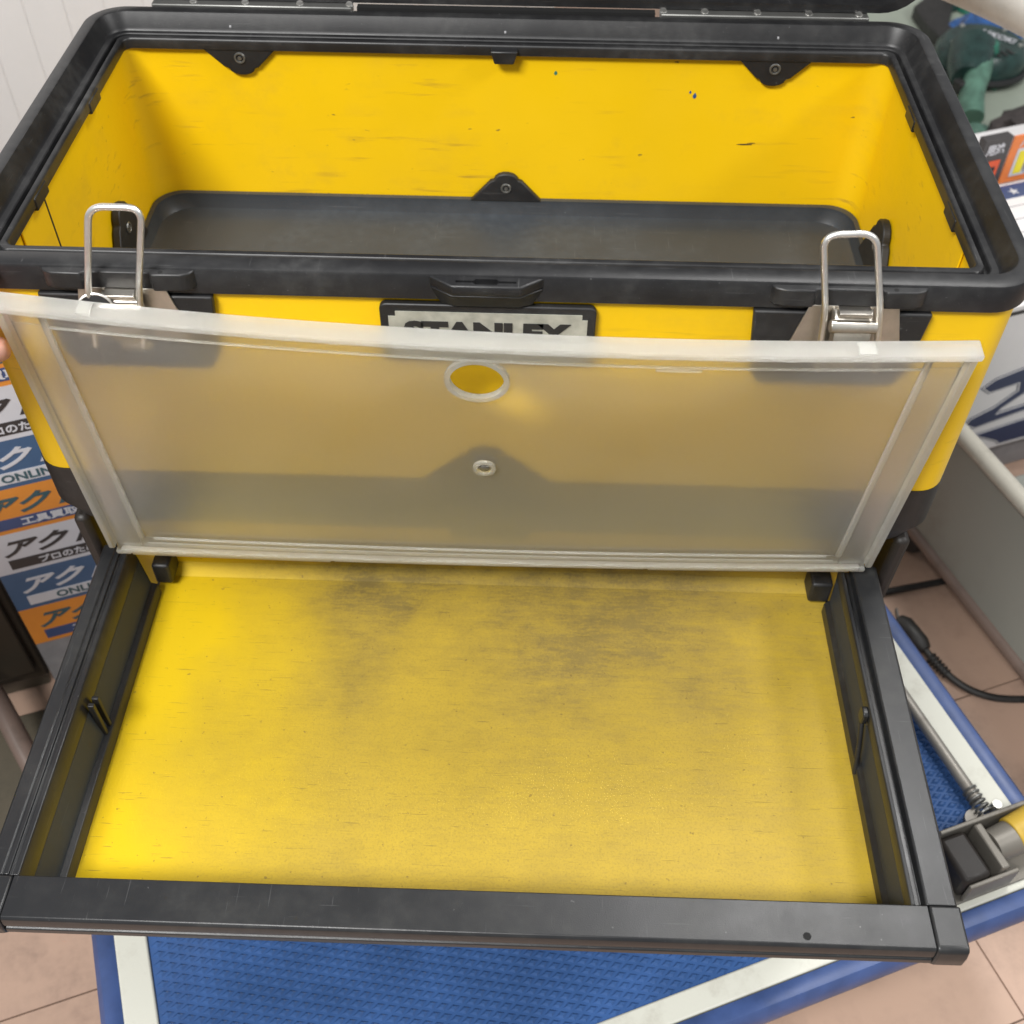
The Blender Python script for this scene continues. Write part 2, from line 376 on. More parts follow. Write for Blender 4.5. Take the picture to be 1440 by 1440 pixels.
# pale ribbed panel standing behind the toolbox on the left
pn = thing('ribbed_partition', 'white ribbed panel standing behind the far left corner of the toolbox', 'partition', (-.45, .80, FZ), TH)
part('panel_sheet', MB().box(-1.5, .35, .80, .82, FZ, .6), 'white_wall_paint', pn)
for i in range(46):
    x = -1.48 + i * .04
    part('rib', MB().box(x, x + .0385, .7995, .80, FZ + .02, .6), 'white_wall_paint', pn, bevel=.0005)

# ------------------------------------------------------------------ hand truck under the toolbox
ct = thing('hand_truck', 'blue and cream platform hand truck carrying the toolbox', 'hand truck', (.03, -.04, FZ), TH)
DZ = -.5
S0, S1, K0, K1 = -.322, .391, -.268, .20
part('deck_plate', MB().box(S0, S1, K0, K1, DZ - .035, DZ - .006), 'cream_strip', ct, bevel=.003)
mat_ = part('deck_mat', MB().box(-.306, .368, -.248, K1 - .02, DZ - .008, DZ), 'blue_mat', ct)
st = MB()
a_, b_ = .0148, .0078
ni = int(.674 / a_); nj = int((K1 - .02 + .248) / b_)
for j in range(nj * 2):
    for i in range(ni):
        s = -.304 + (i + .5 * (j % 2) + .3) * a_; c = -.245 + j * b_ / 2
        if s > .362 or c > K1 - .026: continue
        wv = W(s, c, 0)
        if -.24 < wv.x < .24 and wv.y > -.10 or wv.y > .12 and wv.x < .3: continue      # under the toolbox, never seen
        h = .0016; p, q_ = a_ * .37, b_ * .37
        st.add([(s - p, c, DZ), (s, c - q_, DZ), (s + p, c, DZ), (s, c + q_, DZ), (s - p * .42, c, DZ + h), (s, c - q_ * .42, DZ + h), (s + p * .42, c, DZ + h), (s, c + q_ * .42, DZ + h)],
               [(0, 1, 5, 4), (1, 2, 6, 5), (2, 3, 7, 6), (3, 0, 4, 7), (4, 5, 6, 7)])
so = part('stud', st, 'blue_mat', mat_, smooth=False, kind='stuff')
part('edge_strip', MB().box(S0 - .008, -.306, K0 + .001, K1, DZ - .006, DZ + .003), 'cream_strip', ct, bevel=.0015)
part('edge_strip', MB().box(-.3057, .3677, K0 + .001, -.248, DZ - .006, DZ + .003), 'cream_strip', ct, bevel=.0015)
part('edge_strip', MB().box(.368, S1, K0 + .001, K1, DZ - .006, DZ + .003), 'cream_strip', ct, bevel=.0015)
bl = []
prof = [(0, -.026), (.012, -.026), (.017, -.02), (.0185, -.010), (.0165, -.001), (.012, .004), (.006, .0045), (0, .002)]
for px_, pz_ in prof:
    bl.append([(x, y, DZ + pz_) for x, y in rr(S0 - .008 - px_, S1 + px_, K0 - px_, K1 + px_, .012 + px_)])
part('bumper', MB().loops(bl), 'blue_bumper', ct)
# fold mechanism on the right front corner
part('fold_rod', MB().tube([(.3605, .10, DZ + .010), (.3605, -.193, DZ + .010)], .0052), 'grubby_steel', ct)
sp = [(.3605 + .0060 * cos(a), -.182 - .0042 * a / (2 * pi), DZ + .010 + .0060 * sin(a)) for a in [k * pi / 8 for k in range(0, 16 * 6)]]
part('spring', MB().tube(sp, .0012, 6), 'rivet_steel', ct)
part('bolt', MB().disc((.372, -.203, DZ + .003), (0, 0, 1), .0055, .012, 12, .004), 'steel_wire', ct)
br = part('fold_bracket', MB().box(.292, .41, -.262, -.214, DZ + .003, DZ + .006), 'bracket_metal', ct, bevel=.001)
part('cheek', MB().box(.300, .41, -.218, -.2145, DZ + .006, DZ + .038), 'bracket_metal', br, bevel=.001)
part('cheek', MB().box(.300, .345, -.2615, -.258, DZ + .006, DZ + .030), 'bracket_metal', br, bevel=.001)
part('end_block', MB().box(.297, .322, -.2575, -.2185, DZ + .006, DZ + .034), 'brown_black_plastic', br, bevel=.004)
part('web', MB().box(.330, .337, -.2575, -.2185, DZ + .006, DZ + .036), 'bracket_metal', br, bevel=.0015)
lv = part('lever', MB().tube([(.338, -.236, DZ + .026), (.364, -.235, DZ + .028)], [.013, .0145], 24), 'bracket_metal', ct)
part('lever_sleeve', MB().tube([(.357, -.2345, DZ + .028), (.388, -.232, DZ + .033)], [.0150, .0160], 28), 'dull_yellow', lv, bevel=.001)
part('lever_end', MB().tube([(.388, -.232, DZ + .033), (.392, -.2317, DZ + .0335)], [.0145, .0125], 28), 'board_grey', lv)
part('washer', MB().disc((.352, -.206, DZ + .003), (0, 0, 1), .009, .004, 20), 'grubby_steel', ct)
for sx in (-.25, .32):
    for cy in (-.20, .13):
        cs = part('caster', MB().box(sx - .012, sx + .012, cy - .02, cy + .02, DZ - .11, DZ - .035), 'grubby_steel', ct, bevel=.003)
        part('wheel', MB().tube([(sx - .011, cy, FZ + .052), (sx + .011, cy, FZ + .052)], .05, 28), 'rubber_black', cs, bevel=.004)

# ------------------------------------------------------------------ advertising board on the left
CB = .2957
ab = thing('advertising_board', 'upright board with orange, white and blue stripes of Japanese lettering, left of the toolbox', 'sign board', (-.30, CB, FZ), TH)
part('board', MB().box(-.385, -.212, CB, CB + .03, FZ, -.10), 'board_grey', ab, bevel=.001)
seq = [('w', -.407, -.459), ('b', -.459, -.513), ('o', -.513, -.568), ('o', -.353, -.407), ('b', -.299, -.353), ('w', -.243, -.299), ('o', -.190, -.243), ('b', -.136, -.190)]
cols = {'w': ('print_white', 'print_black', 'print_black', 'print_white', 'プロのための'), 'b': ('print_blue', 'print_white', 'print_white', 'print_teal', 'ONLINE'),
        'o': ('print_orange', 'print_teal', 'print_navy', 'print_white', '工具買取')}
for k, zt, zb in seq:
    bg, tx, bar, btx, sub = cols[k]; H = zt - zb
    bd = part('printed_band', MB().box(-.3845, -.2125, CB - .0008, CB, zb, zt), bg, ab, smooth=False)
    y = CB - .0011
    put_text(bd, 'lettering', tx, 'アクト', .03, (-.372, y, zb + H * .42), (1, 0, 0), (0, 0, 1), width=.086, height=H * .42, shear=.45, bold=.0009, th=.0004)
    part('caption_bar', MB().box(-.371, -.2126, CB - .0013, CB - .0008, zb + H * .10, zb + H * .34), bar, bd, smooth=False)
    put_text(bd, 'lettering', btx, sub, .012, (-.345, CB - .0016, zb + H * .135), (1, 0, 0), (0, 0, 1), width=.062 if k == 'w' else .05, height=H * .17, bold=.0003, th=.0003)

# dark cabinet and tube on the far left
cb = thing('brown_cabinet', 'dark brown cabinet at the left edge beside the printed board', 'cabinet', (-.55, .33, FZ), TH)
part('cabinet_body', MB().box(-1.0, -.391, .31, .60, FZ + .04, -.12), 'brown_panel', cb, bevel=.003)
part('door', MB().box(-.99, -.399, .302, .31, FZ + .06, -.13), 'brown_panel', cb, bevel=.002)
part('plinth', MB().box(-.99, -.40, .33, .60, FZ, FZ + .04), 'olive_base', cb)
tb = thing('brown_tube', 'dull brown metal tube slanting across the left edge below the cabinet', 'tube', (-.42, .23, FZ + .08), TH)
part('tube_body', MB().tube([(-.47, .37, FZ + .10), (-.431, .258, FZ + .08), (-.405, .175, FZ + .07), (-.398, .14, FZ + .012)], .0105, 14), 'taupe_tube', tb)
lm = thing('floor_darkener', 'dark olive sheet added to darken the floor at the left edge beside the drawer', 'mat', (-.5, .1, FZ), TH)
part('dark_sheet', MB().box(-.95, -.352, .13, .290, FZ + .001, FZ + .012), 'olive_base', lm, bevel=.003)  # sheet added over the tiles to make the floor darker here

# ------------------------------------------------------------------ grey steel cart, its tubes and the handle on the right
gc = thing('grey_cart', 'grey steel cart side between two cream tubes, right of the toolbox', 'cart', (.577, .0, FZ), TH)
part('side_panel', MB().box(.5755, .5785, -.45, .235, -.617, -.458), 'grey_green_steel', gc)
part('top_rail', MB().tube([(.577, -.5, -.455), (.577, .24, -.455)], .0095, 18), 'cream_tube_paint', gc)
part('bottom_rail', MB().tube([(.577, -.5, -.620), (.577, .24, -.620)], .0085, 18), 'taupe_tube', gc)
part('post', MB().tube([(.577, .236, FZ + .06), (.577, .236, -.456)], .0085, 16), 'cream_tube_paint', gc)
part('post', MB().tube([(.577, -.49, FZ + .06), (.577, -.49, -.456)], .0085, 16), 'cream_tube_paint', gc)
part('deck', MB().box(.579, 1.2, -.45, .20, -.635, -.620), 'grey_green_steel', gc, bevel=.002)
for s_, c_ in ((.60, .19), (.60, -.42), (1.15, .15), (1.15, -.42)):
    part('wheel', MB().tube([(s_ - .01, c_, FZ + .03), (s_ + .01, c_, FZ + .03)], .03, 22), 'rubber_black', gc, bevel=.003)
hp = fillet([(.585, .78, -.45), (.598, .56, -.112), (.636, .40, -.098), (.672, .22, -.10), (.70, .10, -.40), (.70, .08, -.64)], .09, 10)
hd = thing('handle_tube', 'thick cream handle tube crossing the upper right corner', 'handle', (.62, .45, FZ), TH)
part('tube_body', MB().tube(hp, .0215, 24), 'pale_tube_paint', hd)

# white carton with navy print
wc = thing('white_carton', 'white carton with a large navy outlined numeral and stripes at the right edge', 'carton', (.85, .27, FZ), TH)
KC = .25
part('carton_body', MB().box(.60, 1.15, KC, .572, -.62, -.385), 'carton_white', wc, bevel=.002)
# (rests on the low crate below)
part('tape', MB().box(.60, 1.15, KC - .0006, KC - .0001, -.397, -.392), 'print_black', wc)
def flat(name, pts, mat, th):
    mb = MB().prism(pts, KC - th, KC - .0002, 'y'); return part(name, mb, mat, wc, smooth=False)
def grow(pts, d):
    cx = sum(p[0] for p in pts) / len(pts); cz = sum(p[1] for p in pts) / len(pts); n = len(pts); out = []
    area_ = sum(pts[i][0] * pts[(i + 1) % n][1] - pts[(i + 1) % n][0] * pts[i][1] for i in range(n)); sg = 1 if area_ > 0 else -1
    for i in range(n):
        a = Vector(pts[i - 1]); b = Vector(pts[i]); c = Vector(pts[(i + 1) % n])
        n1 = Vector(((b - a).y, -(b - a).x)).normalized() * sg; n2 = Vector(((c - b).y, -(c - b).x)).normalized() * sg
        m = (n1 + n2); m = m / max(m.length_squared, .35) * 2; out.append((b.x + m.x * d * .5 * 1, b.y + m.y * d * .5))
    return out
z1 = [(.689, -.503), (.702, -.494), (.745, -.486), (.86, -.478), (.86, -.492), (.800, -.500), (.728, -.546), (.724, -.556), (.86, -.545), (.86, -.562), (.770, -.560), (.700, -.569), (.686, -.560), (.689, -.553), (.718, -.543), (.745, -.523), (.741, -.508), (.700, -.512)]
flat('outline', grow(z1, .006), 'navy_print', .0006); flat('outline_gap', grow(z1, .0035), 'carton_white', .0009); flat('numeral', z1, 'navy_print', .0012)
z2 = [(.708, -.585), (.86, -.572), (.86, -.612), (.752, -.612), (.745, -.605)]
flat('outline', grow(z2, .005), 'navy_print', .0006); flat('outline_gap', grow(z2, .003), 'carton_white', .0009); flat('stripe', z2, 'navy_print', .0012)
lc = thing('grey_crate', 'low grey crate under the white carton', 'crate', (.85, .30, FZ), TH)
part('crate_body', MB().box(.62, 1.12, .262, .60, FZ, -.6215), 'board_grey', lc, bevel=.003)

# price cards and a packaged item on the carton
TZ = -.385
def card(name, label, cat, s0, s1, c0, c1, mat, z=TZ, th=.002, yaw=0):
    t = thing(name, label, cat, ((s0 + s1) / 2, (c0 + c1) / 2, z), TH)
    part('card', MB().box(s0, s1, c0, c1, z + .0002, z + th), mat, t, bevel=.0003); return t
ws = card('price_sheet', 'white printed sheet lying on the white carton below the orange card', 'paper', .745, .92, .265, .4515, 'carton_white')
part('printed_band', MB().box(.745, .92, .426, .4515, TZ + .002, TZ + .0025), 'print_navy', ws)
for k in range(6):
    part('ruled_line', MB().box(.755, .915, .41 - k * .024, .4112 - k * .024, TZ + .002, TZ + .0023), 'board_grey', ws)
put_text(ws, 'lettering', 'print_white', '★', .02, (.812, .431, TZ + .0028), (1, 0, 0), (0, 1, 0), height=.014, width=.014)
def upright(name, label, cat, s0, s1, c0, h, mat, th=.002):
    t = thing(name, label, cat, ((s0 + s1) / 2, c0, TZ), TH)
    part('card', MB().box(s0, s1, c0, c0 + th, TZ + .0025, TZ + h), mat, t, bevel=.0003)
    part('stand', MB().box(s0 + .008, s1 - .008, c0 + th, c0 + .02, TZ + .0025, TZ + .006), 'board_grey', t); return t
oc = upright('orange_price_card', 'orange price card with a yellow numeral at the right edge', 'price card', .8105, .885, .457, .066, 'tag_orange')
def face_text(t, mat, body, s, z, wd, ht, th_, y, bold=0): return put_text(t, 'lettering', mat, body, .03, (s, .457 - y, z), (1, 0, 0), (0, 0, 1), width=wd, height=ht, bold=bold, th=th_)
face_text(oc, 'print_white', 'パワー', .822, TZ + .050, .040, .012, .0003, .0004, .0006)
face_text(oc, 'print_white', '10', .8215, TZ + .010, .048, .039, .0004, .0006, .007)
face_text(oc, 'tag_yellow', '10', .8255, TZ + .014, .040, .031, .0004, .0012, .0025)
dk = upright('dark_package', 'small dark package with white lettering and a red patch, left of the orange card', 'package', .770, .8085, .457, .067, 'dark_tag', .012)
face_text(dk, 'print_white', '用途', .775, TZ + .046, .026, .015, .0003, .0005, .001)
part('red_patch', MB().box(.784, .800, .4562, .4569, TZ + .016, TZ + .038), 'red_orange', dk)
part('patch_mark', MB().box(.789, .795, .4556, .4561, TZ + .023, TZ + .030), 'ink_black', dk)

# display shelf with wrapped green power tool
ds = thing('display_shelf', 'low pale green display shelf behind the toolbox on the right', 'shelf', (1.4, 1.15, FZ), TH)
part('shelf_top', MB().box(.98, 2.4, .70, 1.75, -.63, -.60), 'display_pale', ds, bevel=.004)
part('plinth', MB().box(1.0, 2.38, .72, 1.73, FZ, -.63), 'white_wall_paint', ds)
pt = thing('power_tool', 'dark green power tool with a round guard, wrapped in film on the pale shelf', 'power tool', (1.25, 1.05, -.60), TH)
part('guard', MB().tube([(1.285, 1.06, -.598), (1.285, 1.06, -.585), (1.285, 1.06, -.560), (1.285, 1.06, -.545)], [.075, .08, .078, .066], 36), 'dark_green_tool', pt, bevel=.002)
part('guard_flange', MB().torus((1.285, 1.06, -.585), (0, 0, 1), .082, .006, 36), 'black_plastic', pt)
part('motor_housing', MB().tube([(1.20, .98, -.565), (1.215, 1.0, -.56), (1.25, 1.045, -.55)], [.026, .036, .040], 20), 'dark_green_tool', pt)
part('grip', MB().tube(fillet([(1.16, .90, -.588), (1.185, .945, -.57), (1.225, .985, -.555), (1.25, 1.02, -.55)], .02), .021, 14), 'pale_green', pt)
part('trigger', MB().box(1.165, 1.18, .952, .975, -.575, -.555), 'rubber_black', pt, bevel=.003)
part('blade_cover', MB().prism([(1.29, 1.275), (1.33, 1.30), (1.385, 1.29), (1.365, 1.255), (1.32, 1.20), (1.285, 1.12), (1.262, 1.14), (1.27, 1.20)], -.598, -.575, 'z'), 'rubber_black', pt, bevel=.003)
part('base_plate', MB().prism([(1.22, 1.10), (1.30, 1.145), (1.36, 1.16), (1.39, 1.12), (1.36, 1.05), (1.27, .98)], -.5995, -.594, 'z'), 'pale_green', pt, bevel=.001)
for k in range(7):
    a = radians(200 + k * 14); part('vent', MB().box(1.285 + .055 * cos(a) - .003, 1.285 + .055 * cos(a) + .003, 1.06 + .055 * sin(a) - .009, 1.06 + .055 * sin(a) + .009, -.546, -.5435), 'rubber_black', pt)
for k in range(5):
    a = radians(20 + k * 75); part('screw', MB().disc((1.285 + .060 * cos(a), 1.06 + .060 * sin(a), -.5455), (0, 0, 1), .004, .003, 12), 'steel_wire', pt)
part('motor_cap', MB().disc((1.262, 1.03, -.5455), (0, 0, 1), .026, .016, 24, .021), 'green_tool', pt, bevel=.002)
put_text(pt, 'lettering', 'print_white', 'HiKOKI', .03, (1.292, 1.085, -.5435), (cos(radians(-62)), sin(radians(-62)), 0), (-sin(radians(-62)), cos(radians(-62)), 0), height=.019, width=.062, bold=.0007)
bp = thing('blue_package', 'crumpled blue film package lying above the green power tool', 'package', (1.37, 1.17, -.6), TH)
mb = MB(); G = 22
for j in range(G + 1):
    for i in range(G + 1):
        u, v = i / G, j / G; s_ = 1.29 + u * .15; c_ = 1.10 + v * .09 + .02 * sin(u * 3)
        h = .03 * (sin(pi * u) * sin(pi * v)) ** .6 + .016 * noise.noise(Vector((u * 5, v * 5, 3))) * (sin(pi * u) * sin(pi * v)) ** .3
        mb.v.append((s_, c_, -.586 + max(0, h) + .001))
for j in range(G):
    for i in range(G): a = j * (G + 1) + i; mb.f.append((a, a + 1, a + G + 2, a + G + 1))
part('film', mb, 'blue_pack', bp)
part('cap', MB().disc((1.42, 1.27, -.5995), (0, 0, 1), .028, .03, 22, .02), 'green_tool', bp, bevel=.003)
part('cap', MB().disc((1.385, 1.285, -.5995), (0, 0, 1), .016, .04, 18, .012), 'dark_green_tool', bp, bevel=.003)
def lump(name, label, cat, c, r, mat, seed, flat_=.5):
    t = thing(name, label, cat, (c[0], c[1], c[2] - r[2] * flat_), TH); mb = MB(); nu, nv = 28, 14; rings = []
    for j in range(nv + 1):
        ph = pi * j / nv; ring = []
        for i in range(nu):
            a = 2 * pi * i / nu; d = Vector((cos(a) * sin(ph), sin(a) * sin(ph), cos(ph))); k = 1 + .38 * noise.fractal(d * 1.9 + Vector((seed, 0, 0)), 1, 2, 4)
            ring.append((c[0] + d.x * r[0] * k, c[1] + d.y * r[1] * k, max(c[2] - r[2] * flat_, c[2] + d.z * r[2] * k)))
        rings.append(ring)
    mb.loops(rings); part('cloth', mb, mat, t); return t
lump('green_glove', 'crumpled pale green glove on the shelf in front of the power tool', 'glove', (1.115, .835, -.585), (.055, .03, .02), 'pale_green', 4.2)
lump('dark_bag', 'dark brown cloth bag at the right edge above the orange card', 'bag', (1.22, .80, -.575), (.10, .055, .04), 'dark_cloth', 8.1)

# black power cords on the floor
pc = thing('extension_lead', 'black power cord with a ribbed plug lying on the tiles beside the hand truck', 'power cord', (.50, .22, FZ))
cp = [(.468, .243, FZ + .012), (.479, .221, FZ + .009), (.494, .201, FZ + .0055), (.510, .185, FZ + .0048), (.535, .174, FZ + .0045), (.568, .173, FZ + .0045), (.62, .18, FZ + .0045), (.70, .21, FZ + .0045)]
part('cord', MB().tube(fillet(cp, .02, 4), .0042, 10), 'rubber_black', pc)
pl = part('plug_body', MB().tube([(.452, .270, FZ + .012), (.456, .263, FZ + .013), (.470, .238, FZ + .012), (.474, .231, FZ + .011)], [.008, .0115, .0105, .007], 14), 'rubber_black', pc)
for k in range(6):
    t = k / 5; p = Vector(cp[1]).lerp(Vector((.494, .201, FZ + .006)), t * .9)
    part('strain_rib', MB().torus(p, (.6, -.75, 0), .0062 - .0012 * t, .0013, 16, 6), 'rubber_black', pl)
for d in (-.004, .004):
    part('pin', MB().box(.447 + d, .449 + d, .268 + d * .6, .284 + d * .6, FZ + .008, FZ + .014), 'rivet_steel', pl)
pc2 = thing('grey_cable', 'straight dark grey cable crossing the tiles behind the drawer', 'cable', (.48, .325, FZ))
part('cord', MB().tube([(.30, .285, FZ + .0045), (.40, .306, FZ + .0045), (.45, .317, FZ + .0045), (.512, .333, FZ + .0045), (.60, .36, FZ + .0045), (.72, .40, FZ + .0045)], .0043, 10), 'rubber_black', pc2)
# small scraps on the floor
for i, (x, y, r) in enumerate([(.497, .242, .004), (.44, .04, .0025), (-.36, -.21, .003)]):
    pass

# ================================================================== TOOLBOX
tbx = thing('toolbox', 'open yellow and black rolling toolbox with a pulled out drawer and raised frosted drawer lid', 'toolbox', (0, .15, DZ))
X0, X1, Y0, Y1 = -.300, .300, -.008, .306
# --- rim: one moulding swept round the opening
prof = [(.0015, -.0185), (0, -.017), (0, -.0022), (.0006, -.0007), (.0018, 0), (.0078, 0), (.0088, -.0004), (.0093, -.0014), (.0138, -.0098), (.0142, -.0112), (.0148, -.0118),
        (.0184, -.0118), (.0190, -.0124), (.0193, -.0158), (.0198, -.0162), (.0210, -.0162), (.0215, -.0158), (.0218, -.0126), (.0224, -.0118), (.0246, -.0118), (.0254, -.0124), (.0258, -.0136), (.0258, -.0195), (.0240, -.0195), (.0240, -.0185)]
RR = .027
rings = [[(x, y, z) for x, y in rr(X0 + r, X1 - r, Y0 + r * 1.34, Y1 - r, max(RR - r * .9, .006), 10)] for r, z in prof]
rim = part('rim', MB().loops(rings + [rings[0]]), 'black_rim_plastic', tbx)
for x, y in ((-.199, Y1 - .0062), (.0, Y1 - .0062), (.196, Y1 - .0062)):
    part('rib', MB().add([(x - .0007, y, -.0006), (x + .0007, y, -.0006), (x + .0009, y - .0072, -.0084), (x - .0005, y - .0072, -.0084), (x - .0007, y, -.003), (x + .0007, y, -.003), (x + .0009, y - .0072, -.012), (x - .0005, y - .0072, -.012)],
         [(0, 1, 2, 3), (4, 7, 6, 5), (0, 3, 7, 4), (1, 5, 6, 2), (0, 4, 5, 1), (3, 2, 6, 7)]), 'board_grey', rim, smooth=False)
for yy_ in (.075, .19):
    for sx in (-1, 1):
        part('clip', MB().box(min(sx * .279, sx * .2735), max(sx * .279, sx * .2735), yy_, yy_ + .022, -.0225, -.0140), 'black_rim_plastic', rim, bevel=.001)
part('clip', MB().prism([(-.010, -.0140), (.010, -.0140), (.007, -.0235), (-.007, -.0235)], .2745, .281), 'black_rim_plastic', rim, bevel=.001)

# --- outer yellow sheet (front, sides, back) with rounded vertical edges
YO = (-.2955, .2955, -.004, .3015)
rings = [[(x, y, z) for x, y in rr(*YO, .020, 8)] for z in (-.0186, -.168)]
part('body_sheet', MB().loops(rings), 'yellow_paint', tbx)
# --- inner yellow lining
inn = [[(x, y, z) for x, y in rr(-.2795, .2795, .0200, .2855, .020, 8)] for z in (-.0190, -.150)]
lin = part('inner_sheet', MB().loops(inn), 'yellow_inner_paint', tbx)
for sx in (-1, 1):
    mb = MB(); x = sx * .2788
    mb.box(min(x, x - sx * .0012), max(x, x - sx * .0012), .055 if sx < 0 else .060, .094 if sx < 0 else .080, -.15, -.0196)
    part('seam_strip', mb, 'yellow_inner_paint', lin, bevel=.0004, smooth=False)
part('seam_gap', MB().box(-.2795, -.2778, .0945, .0962, -.15, -.0197), 'brown_black_plastic', lin, smooth=False)
for x, z, w_, h_, mt_ in ((.0375, -.0345, .0012, .0022, 'green_tool'), (.141, -.050, .0014, .0030, 'blue_pack'), (.1375, -.047, .0008, .0016, 'blue_pack'), (.184, -.088, .0060, .0007, 'ink_black'), (.189, -.0868, .0030, .0004, 'ink_black')):
    part('paint_chip', MB().prism([(x - w_, z), (x - w_ * .3, z - h_ * .6), (x + w_ * .8, z - h_ * .3), (x + w_, z + h_ * .3), (x + w_ * .2, z + h_), (x - w_ * .7, z + h_ * .5)], .2852, .2856), mt_, lin, smooth=False)
# --- hanging lugs on the rear wall with rivets
def rivet(p, n, parent, r=.0034):
    mb = MB().torus(p, n, r, .0009, 18, 6); mb.disc(Vector(p) - Vector(n) * .0002, n, r * .45, .0012, 10)
    return part('rivet', mb, 'rivet_steel', parent)
for cx in (-.1925, .1955):
    pts = [(cx + (u - cx), -z) for u, z in lobe(cx, .0285, .0175, .0215)]
    l = part('lug', MB().prism([(u, z) for u, z in pts], .2810, .2853), 'black_plastic', tbx, bevel=.0012)
    rivet((cx, .2806, -.0255), (0, -1, 0), l)
# --- black tray floor of the upper compartment
o0 = rr(-.2785, .2785, .013, .2845, .022, 10); o1 = rr(-.2750, .2750, .018, .2805, .022, 10); o2 = rr(-.2725, .2725, .021, .2780, .026, 10); o3 = rr(-.2660, .2660, .030, .2710, .028, 10)
R_ = lambda L, z: [(x, y, z) for x, y in L]
tray = part('tray_floor', MB().loops([R_(o0, -.150), R_(o0, -.1385), R_(o1, -.1385), R_(o1, -.142), R_(o2, -.150), R_(o3, -.1525)], cap1=True), 'tray_plastic', tbx)
l = part('lug', MB().prism(lobe(.0015, .0285, -.1392, .0245), .2795, .2845), 'black_plastic', tray, bevel=.001); rivet((.0015, .2791, -.127), (0, -1, 0), l)
for sx in (-1, 1):
    pts = lobe(.192, .036, -.1392, .047)
    a, b = sorted((sx * .2725, sx * .2785))
    l = part('lug', MB().prism(pts, a, b, 'x'), 'black_plastic', tray, bevel=.001); rivet((sx * .2721,   .192, -.112), (-sx, 0, 0), l)
# --- front: drop panels for the latches, shelves, catch
for i, cx in enumerate((-.1985, .195)):
    wv = .0445
    pts = [(cx - wv - .004, -.0185), (cx - wv, -.060), (cx - wv + .006, -.070), (cx + wv - .006, -.070), (cx + wv, -.060), (cx + wv + .004, -.0185)]
    part('latch_mount', MB().prism(pts, -.0095, -.0042), 'black_plastic', tbx, bevel=.0012)
    sh = [(cx - .042, -.0075), (cx - .0395, -.011), (cx - .0345, -.0128), (cx - .019, -.0132), (cx - .018, -.0112), (cx + .018, -.0112), (cx + .019, -.0132), (cx + .0345, -.0128), (cx + .0395, -.011), (cx + .042, -.0075)]
    s_ = part('rim_shelf', MB().prism(sh, -.0125, -.0016, 'z'), 'black_rim_plastic', rim, bevel=.0008, seg=2)
    part('pin_hole_shade', MB().disc((cx + .024, -.0105, -.0018), (0, 0, 1), .0013, .0003, 12), 'recess_shade', rim)  # flat dark disc paints the shade of a pin hole, nothing is cut
# catch with slot: boolean-cut tab
tab = MB().prism([(-.0305, -.0078), (-.0175, -.0172), (.0195, -.0172), (.032, -.0078)], -.0078, -.0012, 'z')
tabo = part('catch', tab, 'black_rim_plastic', rim, bevel=.001)
cut = MB().prism([(-.0155, -.0118), (-.0155, -.0136), (-.006, -.0136), (-.005, -.0150), (.0065, -.0150), (.0075, -.0136), (.017, -.0136), (.017, -.0118), (.0075, -.0118), (.0065, -.0103), (-.005, -.0103), (-.006, -.0118)], -.0050, .002, 'z')
cm = bpy.data.meshes.new('cut'); b0 = Vector(tbx['_b']); cm.from_pydata([tuple(Vector(v) - b0) for v in cut.v], [], cut.f)
co_ = bpy.data.objects.new('cut', cm); C.objects.link(co_); bmx = bmesh.new(); bmx.from_mesh(cm); bmesh.ops.recalc_face_normals(bmx, faces=bmx.faces[:]); bmx.to_mesh(cm); bmx.free()
co_.parent = tbx
bo = tabo.modifiers.new('slot', 'BOOLEAN'); bo.object = co_; bo.operation = 'DIFFERENCE'; bo.solver = 'EXACT'
bpy.context.view_layer.update(); dg = bpy.context.evaluated_depsgraph_get(); nm = bpy.data.meshes.new_from_object(tabo.evaluated_get(dg)); nm.name = 'catch'
tabo.modifiers.clear(); tabo.data = nm; bpy.data.objects.remove(co_)
part('catch_web', MB().loops([[(-.0175, -.0170, -.0079), (.0195, -.0170, -.0079), (.032, -.0082, -.0079), (-.0305, -.0082, -.0079)], [(-.0165, -.0105, -.0195), (.0185, -.0105, -.0195), (.026, -.0078, -.0195), (-.0245, -.0078, -.0195)]], cap0=True, cap1=True), 'black_rim_plastic', rim, bevel=.0006)
# --- name plate
fr_ = part('plate_frame', MB().prism(rr(-.0588, .0612, -.0605, -.0205, .004, 4), -.0085, -.0042), 'black_plastic', tbx, bevel=.0008)
ppt = [(-.0500, -.0250), (.0535, -.0250), (.0535, -.0285), (.0565, -.0285), (.0565, -.0565), (-.0540, -.0565), (-.0540, -.0285), (-.0500, -.0285)]
npl = part('name_plate', MB().prism(ppt, -.0092, -.0086), 'name_plate', fr_, smooth=False)
put_text(fr_, 'lettering', 'ink_black', 'STANLEY', .018, (-.0455, -.0095, -.0455), (1, 0, 0), (0, 0, 1), width=.093, height=.0145, bold=.0011, th=.0004)
